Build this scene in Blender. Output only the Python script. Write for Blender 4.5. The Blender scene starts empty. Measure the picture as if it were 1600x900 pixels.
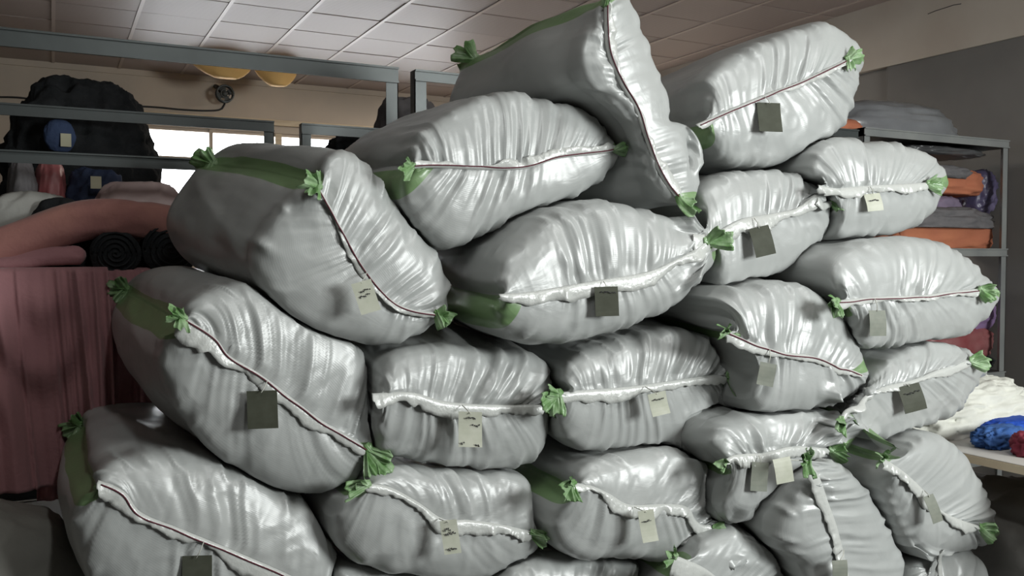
import bpy, math, random
import numpy as np
from mathutils import Vector, Matrix

C = bpy.context.scene.collection
SC = bpy.context.scene
PI = math.pi

# ------------------------------------------------------------------ camera
F, EYE = 1400.0, 1.5
YAW = math.atan(718 / F)                 # the room's depth axis vanishes left of centre
PITCH = math.atan(48 / F)
cam = bpy.data.cameras.new('camera')
cam.sensor_width = 36.0
cam.lens = 36.0 * F / 1600
cam.clip_start = 0.05
cam_o = bpy.data.objects.new('camera', cam)
C.objects.link(cam_o)
cam_o.location = (0, 0, EYE)
cam_o.rotation_euler = (PI / 2 - PITCH, 0, -YAW)
SC.camera = cam_o

# ------------------------------------------------------------------ world
w = bpy.data.worlds.new('overcast')
SC.world = w
w.use_nodes = True
w.node_tree.nodes['Background'].inputs[0].default_value = (0.93, 0.97, 1.0, 1)
w.node_tree.nodes['Background'].inputs[1].default_value = 8.0

def area(name, loc, target, sx, sy, power, col):
    l = bpy.data.lights.new(name, 'AREA')
    l.shape = 'RECTANGLE'; l.size = sx; l.size_y = sy; l.energy = power; l.color = col
    o = bpy.data.objects.new(name, l); C.objects.link(o)
    o.location = loc
    o.rotation_euler = (Vector(target) - Vector(loc)).to_track_quat('-Z', 'Y').to_euler()
    return o

area('key_light', (3.9, -1.7, 2.15), (1.8, 2.8, 1.3), 1.5, 1.1, 228, (0.96, 1.0, 0.98))  # unseen key light standing free in the room, right of the camera
area('overhead_strip', (0.6, 0.9, 3.38), (0.6, 0.91, 0), 0.14, 1.25, 19, (0.97, 1.0, 0.98))
area('overhead_strip', (2.5, 0.9, 3.38), (2.5, 0.91, 0), 0.14, 1.25, 19, (0.97, 1.0, 0.98))
area('overhead_strip', (4.3, 7.5, 3.38), (4.3, 7.51, 0), 0.14, 1.25, 150, (1.0, 0.90, 0.78))  # unseen strip added behind the sacks to brighten the back wall and ceiling

SC.view_settings.view_transform = 'Standard'
SC.view_settings.look = 'None'
SC.view_settings.gamma = 1
SC.view_settings.use_curve_mapping = False
SC.view_settings.exposure = 0.0

# ------------------------------------------------------------------ helpers
_rot = np.array(cam_o.rotation_euler.to_matrix())

def at(x, y, Y):
    """pixel -> world point on the plane at depth Y"""
    d = _rot @ np.array([(x - 800) / F, (450 - y) / F, -1.0])
    return np.array([0, 0, EYE]) + d * (Y / d[1])

def onx(x, y, X):
    d = _rot @ np.array([(x - 800) / F, (450 - y) / F, -1.0])
    return np.array([0, 0, EYE]) + d * (X / d[0])

def onz(x, y, Z):
    d = _rot @ np.array([(x - 800) / F, (450 - y) / F, -1.0])
    return np.array([0, 0, EYE]) + d * ((Z - EYE) / d[2])

def _h(n):
    v = np.sin(n * 12.9898 + 4.137) * 43758.5453
    return v - np.floor(v)

def vn1(x, seed=0):
    x = np.asarray(x, float); i = np.floor(x); f = x - i; f = f * f * (3 - 2 * f)
    return (_h(i + seed * 71.3) * (1 - f) + _h(i + 1 + seed * 71.3) * f) * 2 - 1

def vn3(p, seed=0):
    p = np.asarray(p, float); i = np.floor(p); f = p - i; f = f * f * (3 - 2 * f)
    r = 0
    for a in (0, 1):
        for b in (0, 1):
            for c in (0, 1):
                n = (i[..., 0] + a) * 1.0 + (i[..., 1] + b) * 57.0 + (i[..., 2] + c) * 113.0 + seed * 17.17
                wt = (f[..., 0] if a else 1 - f[..., 0]) * (f[..., 1] if b else 1 - f[..., 1]) * (f[..., 2] if c else 1 - f[..., 2])
                r = r + _h(n) * wt
    return r * 2 - 1

def fbm(p, seed=0, o=3):
    r = 0; a = 1.0
    for k in range(o):
        r = r + a * vn3(p * (2 ** k), seed + k * 3); a *= 0.5
    return r

def spline(pts, n, dim=2):
    """Catmull-Rom through pts, resampled to n+1 points evenly by length"""
    P = np.array(pts, float)
    P = np.vstack([2 * P[0] - P[1], P, 2 * P[-1] - P[-2]])
    out = []
    for k in range(1, len(P) - 2):
        t = np.linspace(0, 1, 24, endpoint=False)[:, None]
        a, b, c, d = P[k - 1], P[k], P[k + 1], P[k + 2]
        out.append(0.5 * ((2 * b) + (c - a) * t + (2 * a - 5 * b + 4 * c - d) * t ** 2 + (3 * b - a - 3 * c + d) * t ** 3))
    out.append(P[-2][None])
    Q = np.vstack(out)
    L = np.concatenate([[0], np.cumsum(np.linalg.norm(np.diff(Q, axis=0), axis=1))])
    s = np.linspace(0, L[-1], n + 1)
    return np.stack([np.interp(s, L, Q[:, k]) for k in range(P.shape[1])], 1)

def mesh(name, V, faces, m, parent=None, smooth=True, origin=None, attr=None, uv=None):
    V = np.asarray(V, float)
    if parent is not None:
        V = V - np.array(ORI[parent.name])
    elif origin is not None:
        V = V - np.array(origin)
    me = bpy.data.meshes.new(name)
    me.from_pydata(V.tolist(), [], faces)
    if smooth:
        me.polygons.foreach_set('use_smooth', [True] * len(me.polygons))
    if attr is not None:
        for k, v in attr.items():
            a = me.attributes.new(k, 'FLOAT', 'POINT'); a.data.foreach_set('value', np.asarray(v, np.float32))
    if uv is not None:
        l = me.uv_layers.new(name='UVMap')
        idx = np.empty(len(me.loops), np.int32); me.loops.foreach_get('vertex_index', idx)
        l.data.foreach_set('uv', np.asarray(uv, np.float32)[idx].ravel())
    me.materials.append(m)
    me.update()
    o = bpy.data.objects.new(name, me); C.objects.link(o)
    if parent is not None:
        o.parent = parent
        ORI[o.name] = ORI[parent.name]
    elif origin is not None:
        o.location = origin
        ORI[o.name] = tuple(origin)
    else:
        ORI[o.name] = (0, 0, 0)
    return o

ORI = {}

def empty(name, loc, label, cat, group=None):
    o = bpy.data.objects.new(name, None); C.objects.link(o)
    o.location = loc; o.empty_display_size = 0.1
    ORI[o.name] = tuple(loc)
    return tag(o, label, cat, group)

def tag(o, label, cat, group=None):
    o['label'] = label; o['category'] = cat
    if group: o['group'] = group
    return o

def struct(o):
    o['kind'] = 'structure'
    return o

class MB:
    def __init__(s): s.v = []; s.f = []
    def box(s, a, b, bev=0.0):
        x0, y0, z0 = np.minimum(a, b); x1, y1, z1 = np.maximum(a, b)
        n = len(s.v)
        s.v += [(x0, y0, z0), (x1, y0, z0), (x1, y1, z0), (x0, y1, z0), (x0, y0, z1), (x1, y0, z1), (x1, y1, z1), (x0, y1, z1)]
        s.f += [tuple(n + i for i in q) for q in ((0, 3, 2, 1), (4, 5, 6, 7), (0, 1, 5, 4), (1, 2, 6, 5), (2, 3, 7, 6), (3, 0, 4, 7))]
        return s
    def grid(s, P, cu=False, cv=False, cap=False):
        """P[v][u] lattice of points; cu closes u"""
        P = np.asarray(P, float); nv, nu = P.shape[:2]; n = len(s.v)
        s.v += [tuple(p) for p in P.reshape(-1, 3)]
        for j in range(nv if cv else nv - 1):
            for i in range(nu if cu else nu - 1):
                s.f.append((n + j * nu + i, n + j * nu + (i + 1) % nu, n + ((j + 1) % nv) * nu + (i + 1) % nu, n + ((j + 1) % nv) * nu + i))
        if cap:
            s.f.append(tuple(n + i for i in range(nu - 1, -1, -1)))
            s.f.append(tuple(n + (nv - 1) * nu + i for i in range(nu)))
        return s
    def tube(s, pts, r, seg=8, rz=None):
        pts = np.asarray(pts, float); T = np.gradient(pts, axis=0)
        T /= np.linalg.norm(T, axis=1)[:, None] + 1e-9
        up = np.array([0, 0, 1.0]) if abs(T[0][2]) < 0.9 else np.array([0, 1.0, 0])
        rows = []
        r = np.broadcast_to(np.asarray(r, float), (len(pts),))
        for p, t, rr in zip(pts, T, r):
            a = np.cross(t, up); a /= np.linalg.norm(a) + 1e-9; b = np.cross(a, t)
            th = np.linspace(0, 2 * PI, seg, endpoint=False)
            rows.append(p + rr * (np.cos(th)[:, None] * a + np.sin(th)[:, None] * b * (rz or 1)))
        return s.grid(np.array(rows), cu=True, cap=True)
    def build(s, name, m, parent=None, smooth=False, origin=None):
        return mesh(name, s.v, s.f, m, parent, smooth, origin)

def bevel(o, wdt=0.004, seg=2):
    b = o.modifiers.new('bevel', 'BEVEL'); b.width = wdt; b.segments = seg; b.limit_method = 'ANGLE'
    return o

# ------------------------------------------------------------------ materials
def mat(name, col, rough=0.6, spec=0.4, metal=0.0, bump=None, var=None, sheen=0.0, stretch=None):
    m = bpy.data.materials.new(name); m.use_nodes = True
    nt = m.node_tree; N = nt.nodes; L = nt.links; b = N['Principled BSDF']
    b.inputs['Base Color'].default_value = (*col, 1)
    b.inputs['Roughness'].default_value = rough
    b.inputs['Specular IOR Level'].default_value = spec
    b.inputs['Metallic'].default_value = metal
    b.inputs['Sheen Weight'].default_value = sheen
    tc = N.new('ShaderNodeTexCoord')
    src = tc.outputs['Object']
    if stretch:
        mp = N.new('ShaderNodeMapping'); mp.inputs['Scale'].default_value = stretch
        L.new(src, mp.inputs[0]); src = mp.outputs[0]
    if var:
        n = N.new('ShaderNodeTexNoise'); n.inputs['Scale'].default_value = var[0]; n.inputs['Detail'].default_value = 5
        L.new(src, n.inputs['Vector'])
        mx = N.new('ShaderNodeMix'); mx.data_type = 'RGBA'
        mx.inputs[6].default_value = (*col, 1); mx.inputs[7].default_value = (*var[1], 1)
        rp = N.new('ShaderNodeValToRGB'); rp.color_ramp.elements[0].position = 0.38; rp.color_ramp.elements[1].position = 0.66
        L.new(n.outputs['Fac'], rp.inputs[0]); L.new(rp.outputs[0], mx.inputs[0])
        L.new(mx.outputs[2], b.inputs['Base Color'])
    if bump:
        n = N.new('ShaderNodeTexNoise'); n.inputs['Scale'].default_value = bump[0]; n.inputs['Detail'].default_value = 4
        L.new(src, n.inputs['Vector'])
        bp = N.new('ShaderNodeBump'); bp.inputs['Strength'].default_value = bump[1]; bp.inputs['Distance'].default_value = bump[2] if len(bump) > 2 else 0.01
        L.new(n.outputs['Fac'], bp.inputs['Height']); L.new(bp.outputs[0], b.inputs['Normal'])
    return m

def sack_material():
    m = bpy.data.materials.new('woven_plastic'); m.use_nodes = True
    nt = m.node_tree; N = nt.nodes; L = nt.links; b = N['Principled BSDF']
    b.inputs['Roughness'].default_value = 0.37
    b.inputs['Specular IOR Level'].default_value = 0.85
    a = N.new('ShaderNodeAttribute'); a.attribute_name = 'stripe'
    rp = N.new('ShaderNodeValToRGB'); rp.color_ramp.elements[0].position = 0.46; rp.color_ramp.elements[1].position = 0.54
    L.new(a.outputs['Fac'], rp.inputs[0])
    uv = N.new('ShaderNodeUVMap'); uv.uv_map = 'UVMap'
    n0 = N.new('ShaderNodeTexNoise'); n0.inputs['Scale'].default_value = 3.0; n0.inputs['Detail'].default_value = 3
    L.new(uv.outputs[0], n0.inputs['Vector'])
    mx0 = N.new('ShaderNodeMix'); mx0.data_type = 'RGBA'
    mx0.inputs[6].default_value = (0.335, 0.35, 0.345, 1); mx0.inputs[7].default_value = (0.43, 0.44, 0.43, 1)
    L.new(n0.outputs['Fac'], mx0.inputs[0])
    mx = N.new('ShaderNodeMix'); mx.data_type = 'RGBA'
    mx.inputs[7].default_value = (0.19, 0.30, 0.14, 1)
    L.new(mx0.outputs[2], mx.inputs[6]); L.new(rp.outputs[0], mx.inputs[0]); L.new(mx.outputs[2], b.inputs['Base Color'])
    mp = N.new('ShaderNodeMapping'); mp.inputs['Scale'].default_value = (30, 6, 1)
    L.new(uv.outputs[0], mp.inputs[0])
    n1 = N.new('ShaderNodeTexNoise'); n1.noise_type = 'RIDGED_MULTIFRACTAL'; n1.inputs['Scale'].default_value = 1.0; n1.inputs['Detail'].default_value = 4; n1.inputs['Roughness'].default_value = 0.6
    L.new(mp.outputs[0], n1.inputs['Vector'])
    n2 = N.new('ShaderNodeTexNoise'); n2.inputs['Scale'].default_value = 14.0; n2.inputs['Detail'].default_value = 3
    n2.inputs['Distortion'].default_value = 0.8
    L.new(uv.outputs[0], n2.inputs['Vector'])
    b1 = N.new('ShaderNodeBump'); b1.inputs['Strength'].default_value = 0.42; b1.inputs['Distance'].default_value = 0.012
    b2 = N.new('ShaderNodeBump'); b2.inputs['Strength'].default_value = 0.16; b2.inputs['Distance'].default_value = 0.012
    L.new(n1.outputs['Fac'], b1.inputs['Height']); L.new(n2.outputs['Fac'], b2.inputs['Height'])
    wv = N.new('ShaderNodeTexWave'); wv.bands_direction = 'Y'; wv.inputs['Scale'].default_value = 62; wv.inputs['Distortion'].default_value = 1.5; wv.inputs['Detail Scale'].default_value = 3
    L.new(uv.outputs[0], wv.inputs['Vector'])
    b3 = N.new('ShaderNodeBump'); b3.inputs['Strength'].default_value = 0.035; b3.inputs['Distance'].default_value = 0.004
    L.new(wv.outputs['Fac'], b3.inputs['Height']); L.new(b3.outputs[0], b1.inputs['Normal'])
    L.new(b1.outputs[0], b2.inputs['Normal']); L.new(b2.outputs[0], b.inputs['Normal'])
    return m

M = {}
M['sack'] = sack_material()
M['flap'] = mat('white_hem', (0.50, 0.51, 0.49), 0.30, 0.8, bump=(70, 0.35, 0.006))
M['tuft'] = mat('green_weave', (0.12, 0.24, 0.08), 0.36, 0.5, bump=(60, 0.35, 0.006), var=(25, (0.30, 0.42, 0.25)))
M['thread'] = mat('maroon_thread', (0.10, 0.018, 0.03), 0.8)
M['tag_dark'] = mat('olive_card', (0.062, 0.066, 0.048), 0.6, 0.2, var=(30, (0.075, 0.08, 0.06)))
M['tag_mid'] = mat('grey_green_card', (0.20, 0.215, 0.18), 0.6, 0.3, var=(30, (0.24, 0.25, 0.21)))
M['tag_pale'] = mat('pale_card', (0.50, 0.515, 0.42), 0.5, 0.4, var=(30, (0.56, 0.57, 0.48)))
M['ink'] = mat('ink', (0.035, 0.035, 0.04), 0.7)
M['string'] = mat('string', (0.5, 0.5, 0.45), 0.8)
M['steel'] = mat('grey_painted_steel', (0.085, 0.096, 0.096), 0.36, 0.5, 0.35, bump=(8, 0.1), var=(3, (0.065, 0.072, 0.072)))
M['deck'] = mat('rack_deck', (0.10, 0.105, 0.105), 0.5, 0.4, 0.3)
M['galv'] = mat('light_grey_steel', (0.33, 0.34, 0.33), 0.4, 0.5, 0.3, var=(4, (0.26, 0.27, 0.27)))
M['plaster'] = mat('beige_plaster', (0.58, 0.49, 0.40), 0.85, 0.2, bump=(9, 0.12), var=(1.6, (0.50, 0.43, 0.36)))
M['beam'] = mat('beige_beam', (0.47, 0.425, 0.365), 0.85, 0.2, bump=(9, 0.12), var=(1.3, (0.41, 0.355, 0.30)))
M['greywall'] = mat('dark_grey_plaster', (0.125, 0.12, 0.112), 0.8, 0.2, bump=(6, 0.15), var=(1.1, (0.165, 0.157, 0.147)))
M['greywall2'] = mat('grey_plaster', (0.155, 0.15, 0.14), 0.8, 0.2, bump=(6, 0.15), var=(1.1, (0.18, 0.172, 0.16)))
M['floor'] = mat('dark_concrete', (0.075, 0.072, 0.07), 0.7, 0.3, bump=(12, 0.2), var=(2, (0.10, 0.097, 0.092)))
M['woodtrim'] = mat('pale_wood_frame', (0.60, 0.49, 0.34), 0.5, 0.4, var=(6, (0.52, 0.41, 0.28)), stretch=(1, 1, 6))
M['tbar'] = mat('ceiling_bar', (0.46, 0.385, 0.34), 0.4, 0.5)
M['void'] = mat('ceiling_void', (0.012, 0.012, 0.012), 0.9)
M['fabric_black'] = mat('black_cloth', (0.018, 0.02, 0.022), 0.9, 0.2, bump=(50, 0.5), var=(9, (0.035, 0.037, 0.04)))
M['fabric_navy'] = mat('navy_cloth', (0.02, 0.03, 0.065), 0.75, 0.3, bump=(30, 0.4), var=(7, (0.03, 0.045, 0.09)))
M['fabric_blue'] = mat('dusty_blue_cloth', (0.05, 0.075, 0.15), 0.8, 0.2, bump=(40, 0.4))
M['fabric_royal'] = mat('royal_blue_cloth', (0.012, 0.055, 0.36), 0.7, 0.3, bump=(30, 0.4), var=(12, (0.02, 0.09, 0.45)))
M['fabric_denim'] = mat('mid_blue_cloth', (0.035, 0.10, 0.30), 0.75, 0.3, bump=(30, 0.4), var=(14, (0.06, 0.14, 0.36)))
M['fabric_red'] = mat('maroon_cloth', (0.16, 0.018, 0.035), 0.7, 0.3, bump=(40, 0.5), var=(10, (0.22, 0.03, 0.05)))
M['fabric_redbag'] = mat('red_wrapped_cloth', (0.25, 0.055, 0.06), 0.45, 0.5, bump=(18, 0.4), var=(5, (0.30, 0.12, 0.12)))
M['fabric_grey'] = mat('grey_cloth', (0.14, 0.135, 0.14), 0.85, 0.2, bump=(30, 0.4), var=(8, (0.18, 0.17, 0.175)))
M['fabric_mauve'] = mat('mauve_cloth', (0.24, 0.19, 0.27), 0.75, 0.3, bump=(25, 0.4), var=(7, (0.17, 0.14, 0.2)))
M['fabric_violet'] = mat('violet_cloth', (0.30, 0.19, 0.36), 0.7, 0.3, bump=(25, 0.4), var=(7, (0.24, 0.16, 0.3)))
M['fabric_indigo'] = mat('indigo_wrapped_cloth', (0.07, 0.06, 0.12), 0.35, 0.5, bump=(20, 0.5), var=(6, (0.14, 0.12, 0.2)))
M['fabric_pink'] = mat('salmon_pink_cloth', (0.47, 0.23, 0.19), 0.85, 0.2, bump=(40, 0.3), var=(4, (0.35, 0.16, 0.15)), sheen=0.2)
M['fabric_rose'] = mat('dusty_rose_cloth', (0.40, 0.20, 0.21), 0.85, 0.2, bump=(60, 0.25), var=(3, (0.35, 0.175, 0.19)), sheen=0.2)
M['fabric_pale'] = mat('pale_pink_wrap', (0.60, 0.47, 0.46), 0.45, 0.4, bump=(20, 0.3), var=(4, (0.5, 0.37, 0.37)))
M['fabric_white'] = mat('offwhite_cloth', (0.50, 0.50, 0.47), 0.85, 0.2, bump=(30, 0.3), var=(4, (0.44, 0.44, 0.42)))
M['fabric_cream'] = mat('white_jersey', (0.66, 0.66, 0.60), 0.8, 0.2, bump=(26, 0.35), var=(7, (0.58, 0.58, 0.53)))
M['fabric_orange'] = mat('orange_cloth', (0.52, 0.19, 0.10), 0.75, 0.3, bump=(30, 0.3), var=(4, (0.46, 0.16, 0.09)))
M['wrap_grey'] = mat('grey_plastic_wrap', (0.17, 0.175, 0.185), 0.32, 0.55, bump=(12, 0.5), var=(3, (0.22, 0.225, 0.235)))
M['wrap_dark'] = mat('dark_plastic_wrap', (0.07, 0.07, 0.072), 0.3, 0.55, bump=(12, 0.5), var=(3, (0.11, 0.11, 0.112)))
M['greysack'] = mat('grey_cloth_sack', (0.20, 0.195, 0.175), 0.7, 0.3, bump=(20, 0.4), var=(3, (0.25, 0.245, 0.22)))
M['greysack2'] = mat('charcoal_cloth_sack', (0.21, 0.20, 0.19), 0.7, 0.3, bump=(20, 0.4), var=(3, (0.26, 0.25, 0.235)))
M['yellow'] = mat('yellow_cloth', (0.78, 0.50, 0.19), 0.7, 0.3, bump=(12, 0.2), var=(3, (0.7, 0.43, 0.16)))
M['cable'] = mat('black_cable', (0.02, 0.02, 0.02), 0.5)
M['tabletop'] = mat('table_laminate', (0.55, 0.53, 0.50), 0.5, 0.4)
M['tableedge'] = mat('pale_wood_edge', (0.58, 0.48, 0.34), 0.5, 0.4, var=(5, (0.5, 0.4, 0.28)))
M['label'] = mat('cream_label', (0.55, 0.53, 0.38), 0.6)

def glass():
    m = bpy.data.materials.new('window_glass'); m.use_nodes = True
    nt = m.node_tree; N = nt.nodes; L = nt.links
    out = N['Material Output']
    t = N.new('ShaderNodeBsdfTransparent'); g = N.new('ShaderNodeBsdfGlossy'); g.inputs['Roughness'].default_value = 0.03
    fr = N.new('ShaderNodeFresnel'); fr.inputs['IOR'].default_value = 1.45
    mx = N.new('ShaderNodeMixShader')
    L.new(fr.outputs[0], mx.inputs[0]); L.new(t.outputs[0], mx.inputs[1]); L.new(g.outputs[0], mx.inputs[2]); L.new(mx.outputs[0], out.inputs[0])
    return m
M['glass'] = glass()

def tile_material():
    m = mat('ceiling_tile', (0.37, 0.305, 0.278), 0.45, 0.3)
    nt = m.node_tree; N = nt.nodes; L = nt.links; b = N['Principled BSDF']
    tc = [n for n in N if n.type == 'TEX_COORD'][0]
    wv = N.new('ShaderNodeTexWave'); wv.inputs['Scale'].default_value = 14; wv.bands_direction = 'Y'; wv.inputs['Distortion'].default_value = 0.3
    L.new(tc.outputs['Object'], wv.inputs['Vector'])
    bp = N.new('ShaderNodeBump'); bp.inputs['Strength'].default_value = 0.25; bp.inputs['Distance'].default_value = 0.004
    L.new(wv.outputs['Fac'], bp.inputs['Height']); L.new(bp.outputs[0], b.inputs['Normal'])
    oi = N.new('ShaderNodeObjectInfo'); hs = N.new('ShaderNodeHueSaturation'); hs.inputs['Color'].default_value = (0.37, 0.305, 0.278, 1)
    mr = N.new('ShaderNodeMapRange'); mr.inputs[3].default_value = 0.93; mr.inputs[4].default_value = 1.07
    L.new(oi.outputs['Random'], mr.inputs[0]); L.new(mr.outputs[0], hs.inputs['Value']); L.new(hs.outputs[0], b.inputs['Base Color'])
    return m
M['tile'] = tile_material()

# ------------------------------------------------------------------ room shell
X0, X1, Y0, Y1, H = -3.5, 5.72, -3.0, 10.15, 3.45
struct(MB().box((X0 - .2, Y0 - .2, -.15), (X1 + .2, Y1 + .2, 0)).build('floor', M['floor']))
ceil = struct(MB().box((X0 - .2, Y0 - .2, H + .03), (X1 + .2, Y1 + .2, H + .15)).build('ceiling', M['void']))
TS = 0.605
tx0, ty0 = 0.644 - 2 * TS - 0.0, Y1 - 10 * 0.6
# panels, each hung in the grid on its own
tme = None
ix0 = tx0
for i in range(11):
    for j in range(10):
        xa = ix0 + i * TS; xb = min(xa + TS, X1)
        ya = ty0 + j * 0.6; yb = ya + 0.6
        if xb - xa < 0.2: continue
        if tme is None:
            t = MB().box((-TS / 2 + .006, -.2925, 0), (TS / 2 - .006, .2925, .018)).build('ceiling_tile', M['tile'])
            bevel(t, 0.003, 1)
            tme = t
        else:
            t = tme.copy(); C.objects.link(t)
        t.location = ((xa + TS / 2), (ya + yb) / 2, H + random.Random(i * 31 + j).uniform(-.003, .003))
        t.parent = ceil
MB().box((X0, Y0, H), (X1, ty0 - .01, H + .02)).build('ceiling_sheet', M['tile'], ceil)
MB().box((X0, ty0, H), (ix0 - .01, Y1, H + .02)).build('ceiling_sheet', M['tile'], ceil)
for i in range(12):
    xa = ix0 + i * TS
    if xa > X1: continue
    MB().box((xa - .014, ty0, H - .008), (xa + .014, Y1, H - .001)).build('ceiling_bar', M['tbar'], ceil)

# back wall with one long window band
WX0, WX1 = 0.83, 4.45
WZ0, WZM, WZ1 = 1.55, at(222, 247, Y1)[2], at(222, 195, Y1)[2]
bw = MB()
bw.box((X0, Y1, 0), (X1, Y1 + .2, WZ0)); bw.box((X0, Y1, WZ1), (X1, Y1 + .2, H + .1))
bw.box((X0, Y1, WZ0), (WX0, Y1 + .2, WZ1)); bw.box((WX1, Y1, WZ0), (X1, Y1 + .2, WZ1))
struct(bw.build('wall_back', M['plaster']))
win = bpy.data.objects.new('window_1', None); C.objects.link(win); win.location = (WX0, Y1, WZ0); ORI['window_1'] = (WX0, Y1, WZ0); struct(win)
fr = MB()
fr.box((WX0, Y1 + .04, WZ0), (WX1, Y1 + .1, WZ0 + .04)); fr.box((WX0, Y1 + .04, WZ1 - .03), (WX1, Y1 + .1, WZ1))
fr.box((WX0, Y1 + .04, WZ0), (WX0 + .035, Y1 + .1, WZ1)); fr.box((WX1 - .035, Y1 + .04, WZ0), (WX1, Y1 + .1, WZ1))
fr.build('window_frame', M['plaster'], win)
npane = 5; pw = (WX1 - WX0) / npane
MB().box((WX0, Y1 + .03, WZM - .05), (WX1, Y1 + .1, WZM + .04)).build('window_transom', M['plaster'], win)
for k in range(1, npane):
    x = WX0 + k * pw
    hw = .035 if k == 2 else .018
    MB().box((x - hw, Y1 + .02, WZ0), (x + hw, Y1 + .1, WZ1)).build('window_mullion', M['woodtrim'] if k == 2 else M['plaster'], win)
for k in range(npane):
    for (za, zb) in ((WZ0, WZM), (WZM, WZ1)):
        x = WX0 + k * pw
        MB().box((x + .02, Y1 + .065, za + .03), (x + pw - .02, Y1 + .071, zb - .03)).build('window_pane', M['glass'], win)
lt = at(222, 178, Y1)[2]
struct(bevel(MB().box((WX0 - .1, Y1 - .05, lt - .035), (WX1 + .6, Y1, lt + .03)).build('trim_1', M['woodtrim'])))
struct(MB().box((X0, Y1 - .02, H - .06), (X1, Y1, H)).build('trim_2', M['plaster']))

# right wall: dark lower part, beige beam band above
ZB = onx(1385, 105, X1)[2]
YS = onx(1385, 200, X1)[1]
struct(MB().box((X1, Y0, 0), (X1 + .2, YS, ZB)).build('wall_right', M['greywall']))
struct(MB().box((X1 + .03, YS, 0), (X1 + .2, Y1, ZB)).build('wall_right_rear', M['greywall2']))
struct(MB().box((X1 - .02, Y0, ZB), (X1 + .2, Y1, H + .1)).build('wall_beam', M['beam']))
struct(MB().box((X0 - .2, Y0, 0), (X0, Y1, H + .1)).build('wall_left', M['greywall2']))
struct(MB().box((X0 - .2, Y0 - .2, 0), (X1 + .2, Y0, H + .1)).build('wall_front', M['greywall2']))
# thin crack in the beam band
ck = [onx(px, py, X1 - .02) for px, py in ((1450, 22), (1462, 17), (1478, 12), (1490, 8), (1502, 6))]
struct(MB().tube([p - np.array([.001, 0, 0]) for p in ck], .003, 5).build('trim_3', M['cable']))

# ------------------------------------------------------------------ storage racks
def rack(label, xa, xb, yf, depth, top, tiers, m, th=.05, beam=.075, group='steel storage racks', front_only=()):
    e = empty('storage_rack', (xa, yf, 0), label, 'rack', group)
    for x in (xa, xb):
        for y in (yf, yf + depth):
            s = 1 if x == xa else -1; q = 1 if y == yf else -1
            hp_ = top if y == yf or tiers[0][1] else tiers[1][0] + .02
            b = MB(); b.box((x, y, 0), (x + s * th, y + q * .004, hp_)); b.box((x, y, 0), (x + s * .004, y + q * th, hp_))
            b.build('post', m, e)
    for z, deck in tiers:
        for y in ((yf, yf + depth) if deck else (yf,)):
            q = 1 if y == yf else -1
            b = MB()
            b.box((xa, y - q * .004, z - beam), (xb, y, z))
            b.box((xa, y - q * .012, z - beam), (xb, y, z - beam + .008)); b.box((xa, y - q * .012, z - .008), (xb, y, z))
            b.build('beam', m, e)
        for x in (xa, xb) if deck else ():
            s = 1 if x == xa else -1
            MB().box((x, yf, z - beam), (x + s * .006, yf + depth, z)).build('side_rail', m, e)
        if deck:
            MB().box((xa + .01, yf + .01, z - .02), (xb - .01, yf + depth - .01, z - .001)).build('deck', M['deck'], e)
    for z in front_only:
        b = MB(); b.box((xa, yf - .004, z - .045), (xb, yf, z)); b.box((xa, yf - .02, z - .006), (xb, yf, z))
        b.build('beam', m, e)
    return e

RY = 3.75
p612 = at(622, 106, RY); TOP1 = p612[2]
zd = at(120, 432, RY)[2]
zf = at(0, 234, RY)[2]
XA, XB = -1.1, p612[0]
rack('grey steel rack on the left, holding pink cloth under a top beam', XA, XB, RY, .6, TOP1, [(TOP1, False), (zd, True), (.45, True)], M['steel'], .055, .068, front_only=(zf,))
x1b = at(648, 106, RY)[0]
rack('grey steel rack whose post rises right behind the upper middle sacks', x1b, x1b + 1.28, RY, .6, TOP1, [(TOP1, False), (zd, True), (.45, True)], M['steel'], .055, .05)
# second row of racks behind
RB = 4.62
tb = at(420, 189, RB); xb2 = at(428, 200, RB)[0]
rack('lower grey steel rack in the second row, in front of the window', -1.1, xb2, RB, .8, tb[2], [(tb[2], False), (1.40, True), (.45, True)], M['steel'], .05, .055)
x475 = at(471, 200, RB)[0]
rack('second row steel rack with dark cloth heap, beside the middle sacks', x475, x475 + 1.5, RB, .8, tb[2], [(tb[2] - .0, False), (1.72, True), (.45, True)], M['steel'], .05, .055)
# right rack
RR = 3.75
a_, b_ = at(1350, 203, RR), at(1576, 216, RR)
TOPR = (a_[2] + b_[2]) / 2
zr1, zr2 = at(1500, 388, RR)[2], at(1500, 586, RR)[2]
rack('light grey rack by the dark right wall, holding orange bundles', a_[0], b_[0], RR, .6, TOPR, [(TOPR, True), (zr1, True), (zr2, True), (.2, True)], M['galv'], .05, .05)
rack('steel rack mostly hidden behind the stacked sacks, left of the orange bundles', a_[0] - 1.35, a_[0] - .05, RR, .6, TOPR - .02, [(TOPR - .02, True), (zr1, True), (.45, True)], M['steel'], .05, .05)

# ------------------------------------------------------------------ woven sacks
def nrm(P):
    du = np.roll(P, -1, 1) - np.roll(P, 1, 1)
    dv = np.gradient(P, axis=0)
    n = np.cross(du, dv); l = np.linalg.norm(n, axis=2, keepdims=True)
    return n / (l + 1e-9)

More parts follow.
